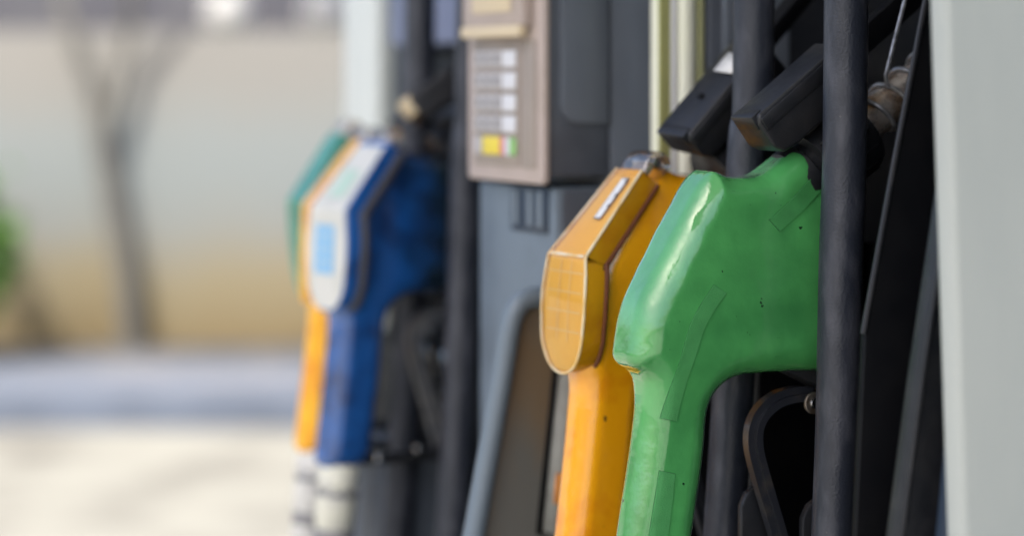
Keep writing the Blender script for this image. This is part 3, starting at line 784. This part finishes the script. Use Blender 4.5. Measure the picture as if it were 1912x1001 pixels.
# inner wall of the near bay with its raised slate panel, post with painted reflections
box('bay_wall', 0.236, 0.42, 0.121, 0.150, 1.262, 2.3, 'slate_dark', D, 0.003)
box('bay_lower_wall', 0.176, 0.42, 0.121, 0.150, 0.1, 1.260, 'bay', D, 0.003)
prism('wall_panel', rounded(0.2480, 0.414, 1.338, 2.28, 0.022, (1, 1, 1, 1)), 0.113, 0.1205, 'slate', D, 0.003)
post = box('trim_post', 0.186, 0.2325, 0.1345, 0.150, 1.0, 2.3, 'reflection_pale', D, 0.003)
for x0, x1, y0, m in ((0.1865, 0.1990, 0.1310, 'reflection_olive'), (0.1996, 0.2040, 0.1275, 'key_white'), (0.2270, 0.2322, 0.1250, 'reflection_olive')):
    box('reflection_strip', x0, x1, y0, 0.1343, 1.0, 2.3, m, post, 0.0012)  # coloured strips that paint the post's vertical reflections
lathe('reflection_strip', (0.2155, 0.1340, 1.0), (0, 0, 1), [(0, 0.0112), (1.3, 0.0112)], 'reflection_pale', post, 24)
box('slate_column', 0.1715, 0.42, 0.203, 0.42, 0.1, 2.3, 'slate', D, 0.004)
box('column_edge', 0.2145, 0.226, 0.186, 0.2005, 0.1, 2.3, 'navy', D, 0.003)
# payment terminal
T = box('payment_terminal', 0.104, 0.1700, 0.2035, 0.372, 1.2560, 2.0, 'slate_dark', D, 0.003)
prism('side_door', rounded(0.1155, 0.1675, 1.308, 1.99, 0.020, (1, 0, 0, 1)), 0.1985, 0.2033, 'slate', T, 0.0015)
def xplate(name, x0, x1, y0, y1, z0, z1, m, parent, r=0.004, bev=0.001):
    """rounded plate lying in the y/z plane, front towards -x"""
    pts = rounded(y0, y1, z0, z1, r); bm = bmesh.new()
    a_ = [bm.verts.new((x0, y, z)) for y, z in pts]; b_ = [bm.verts.new((x1, y, z)) for y, z in pts]; n = len(pts)
    bm.faces.new(a_); bm.faces.new(b_[::-1])
    for i in range(n): bm.faces.new((a_[i], b_[i], b_[(i + 1) % n], a_[(i + 1) % n]))
    bmesh.ops.recalc_face_normals(bm, faces=bm.faces); bevel(bm, bev, 2)
    return from_bm(name, bm, m, parent)
xplate('bezel', 0.0965, 0.1038, 0.1995, 0.3785, 1.2490, 2.0, 'beige', T, 0.006, 0.002)
xplate('hood', 0.084, 0.0964, 0.222, 0.366, 1.398, 1.99, 'beige', T, 0.012, 0.003)
xplate('hood_lip', 0.0815, 0.090, 0.224, 0.364, 1.3935, 1.405, 'cream', T, 0.003, 0.001)  # cream tone paints a highlight line along the hood
xplate('hood_window', 0.0825, 0.0838, 0.246, 0.338, 1.418, 1.95, 'cream', T, 0.004, 0.0005)
xplate('keypad_plate', 0.0950, 0.0963, 0.250, 0.362, 1.2645, 1.389, 'beige_dark', T, 0.003, 0.0005)
xplate('card_plate', 0.0952, 0.0963, 0.214, 0.246, 1.2640, 1.390, 'beige_dark', T, 0.003, 0.0005)
RZ = [1.3635, 1.3415, 1.3195, 1.2985]
for r_, z in enumerate(RZ):
    for k in range(3):
        y = 0.355 - k * 0.0215
        xplate('key', 0.0930, 0.0949, y - 0.0185, y, z, z + 0.0165, 'key_grey', T, 0.002, 0.0006)
        xplate('key_print', 0.0926, 0.0929, y - 0.0125, y - 0.0065, z + 0.005, z + 0.012, 'ink', T, 0.001, 0)
    xplate('key', 0.0930, 0.0949, 0.2570, 0.2885, z, z + 0.0165, 'key_white', T, 0.002, 0.0006)
for y0, y1, m in ((0.338, 0.355, 'key_grey'), (0.294, 0.335, 'key_yellow'), (0.284, 0.2925, 'key_red'), (0.271, 0.282, 'key_white'), (0.257, 0.2695, 'key_green')):
    xplate('key', 0.0930, 0.0949, y0, y1, 1.2755, 1.2935, m, T, 0.002, 0.0006)
# cabinet under the terminal
box('lower_column', 0.112, 0.1710, 0.2045, 0.386, 0.1, 1.2455, 'slateblue', D, 0.004)
prism('recess_panel', rounded(0.118, 0.172, 1.165, 1.244, 0.006), 0.2005, 0.2042, 'slate_dark', D, 0.001)
W_ = xplate('small_window', 0.1095, 0.1118, 0.218, 0.302, 1.200, 1.244, 'navy', D, 0.003, 0.0005)
for y in (0.228, 0.250, 0.284): xplate('window_bar', 0.1080, 0.1094, y, y + 0.010, 1.206, 1.241, 'rail', W_, 0.001, 0)
lo = [(0.0740, 1.1385), (0.0640, 1.130), (0.0565, 1.1085), (0.0456, 1.06), (0.0178, 0.919), (-0.035, 0.65), (-0.05, 0.1), (0.165, 0.1), (0.165, 1.141)]
fl = prism('flared_side', lo, 0.190, 0.1995, 'brownside', D, 0.002)
tube('edge_rail', catmull([(0.118, 0.187, 1.1425), (0.0891, 0.187, 1.1421), (0.0738, 0.187, 1.1405), (0.0635, 0.187, 1.1335), (0.0557, 0.187, 1.1150), (0.0456, 0.187, 1.0599), (0.0178, 0.187, 0.9192), (-0.035, 0.187, 0.65), (-0.05, 0.187, 0.1)], 8), 0.0105, 'rail', D, 12)
pl = prism('notice_plate', [(0.1075, 1.070), (0.1420, 1.066), (0.123, 0.905), (0.0895, 0.918)], 0.1865, 0.1893, 'grey_sticker', D)
prism('notice_edge', [(0.1015, 1.075), (0.1065, 1.075), (0.0885, 0.915), (0.0835, 0.915)], 0.1855, 0.1893, 'bay', D)
prism('notice_print', [(0.1040, 0.972), (0.1115, 0.971), (0.1085, 0.942), (0.1010, 0.943)], 0.1855, 0.1864, 'orange_print', pl)
# far bay
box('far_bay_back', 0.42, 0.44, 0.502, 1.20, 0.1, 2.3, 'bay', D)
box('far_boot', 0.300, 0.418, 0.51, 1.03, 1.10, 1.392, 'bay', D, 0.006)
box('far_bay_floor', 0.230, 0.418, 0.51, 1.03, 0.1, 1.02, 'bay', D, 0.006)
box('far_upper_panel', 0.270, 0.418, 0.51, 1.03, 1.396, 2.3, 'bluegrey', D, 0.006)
box('far_lower_panel', 0.150, 0.228, 0.70, 1.03, 0.1, 0.905, 'slate', D, 0.006)
box('far_bay_wall', 0.302, 0.45, 1.06, 1.09, 0.1, 2.3, 'slate', D, 0.004)
box('end_panel', 0.272, 0.300, 1.075, 1.205, 0.1, 2.3, 'pale_lit', D, 0.006, 3)
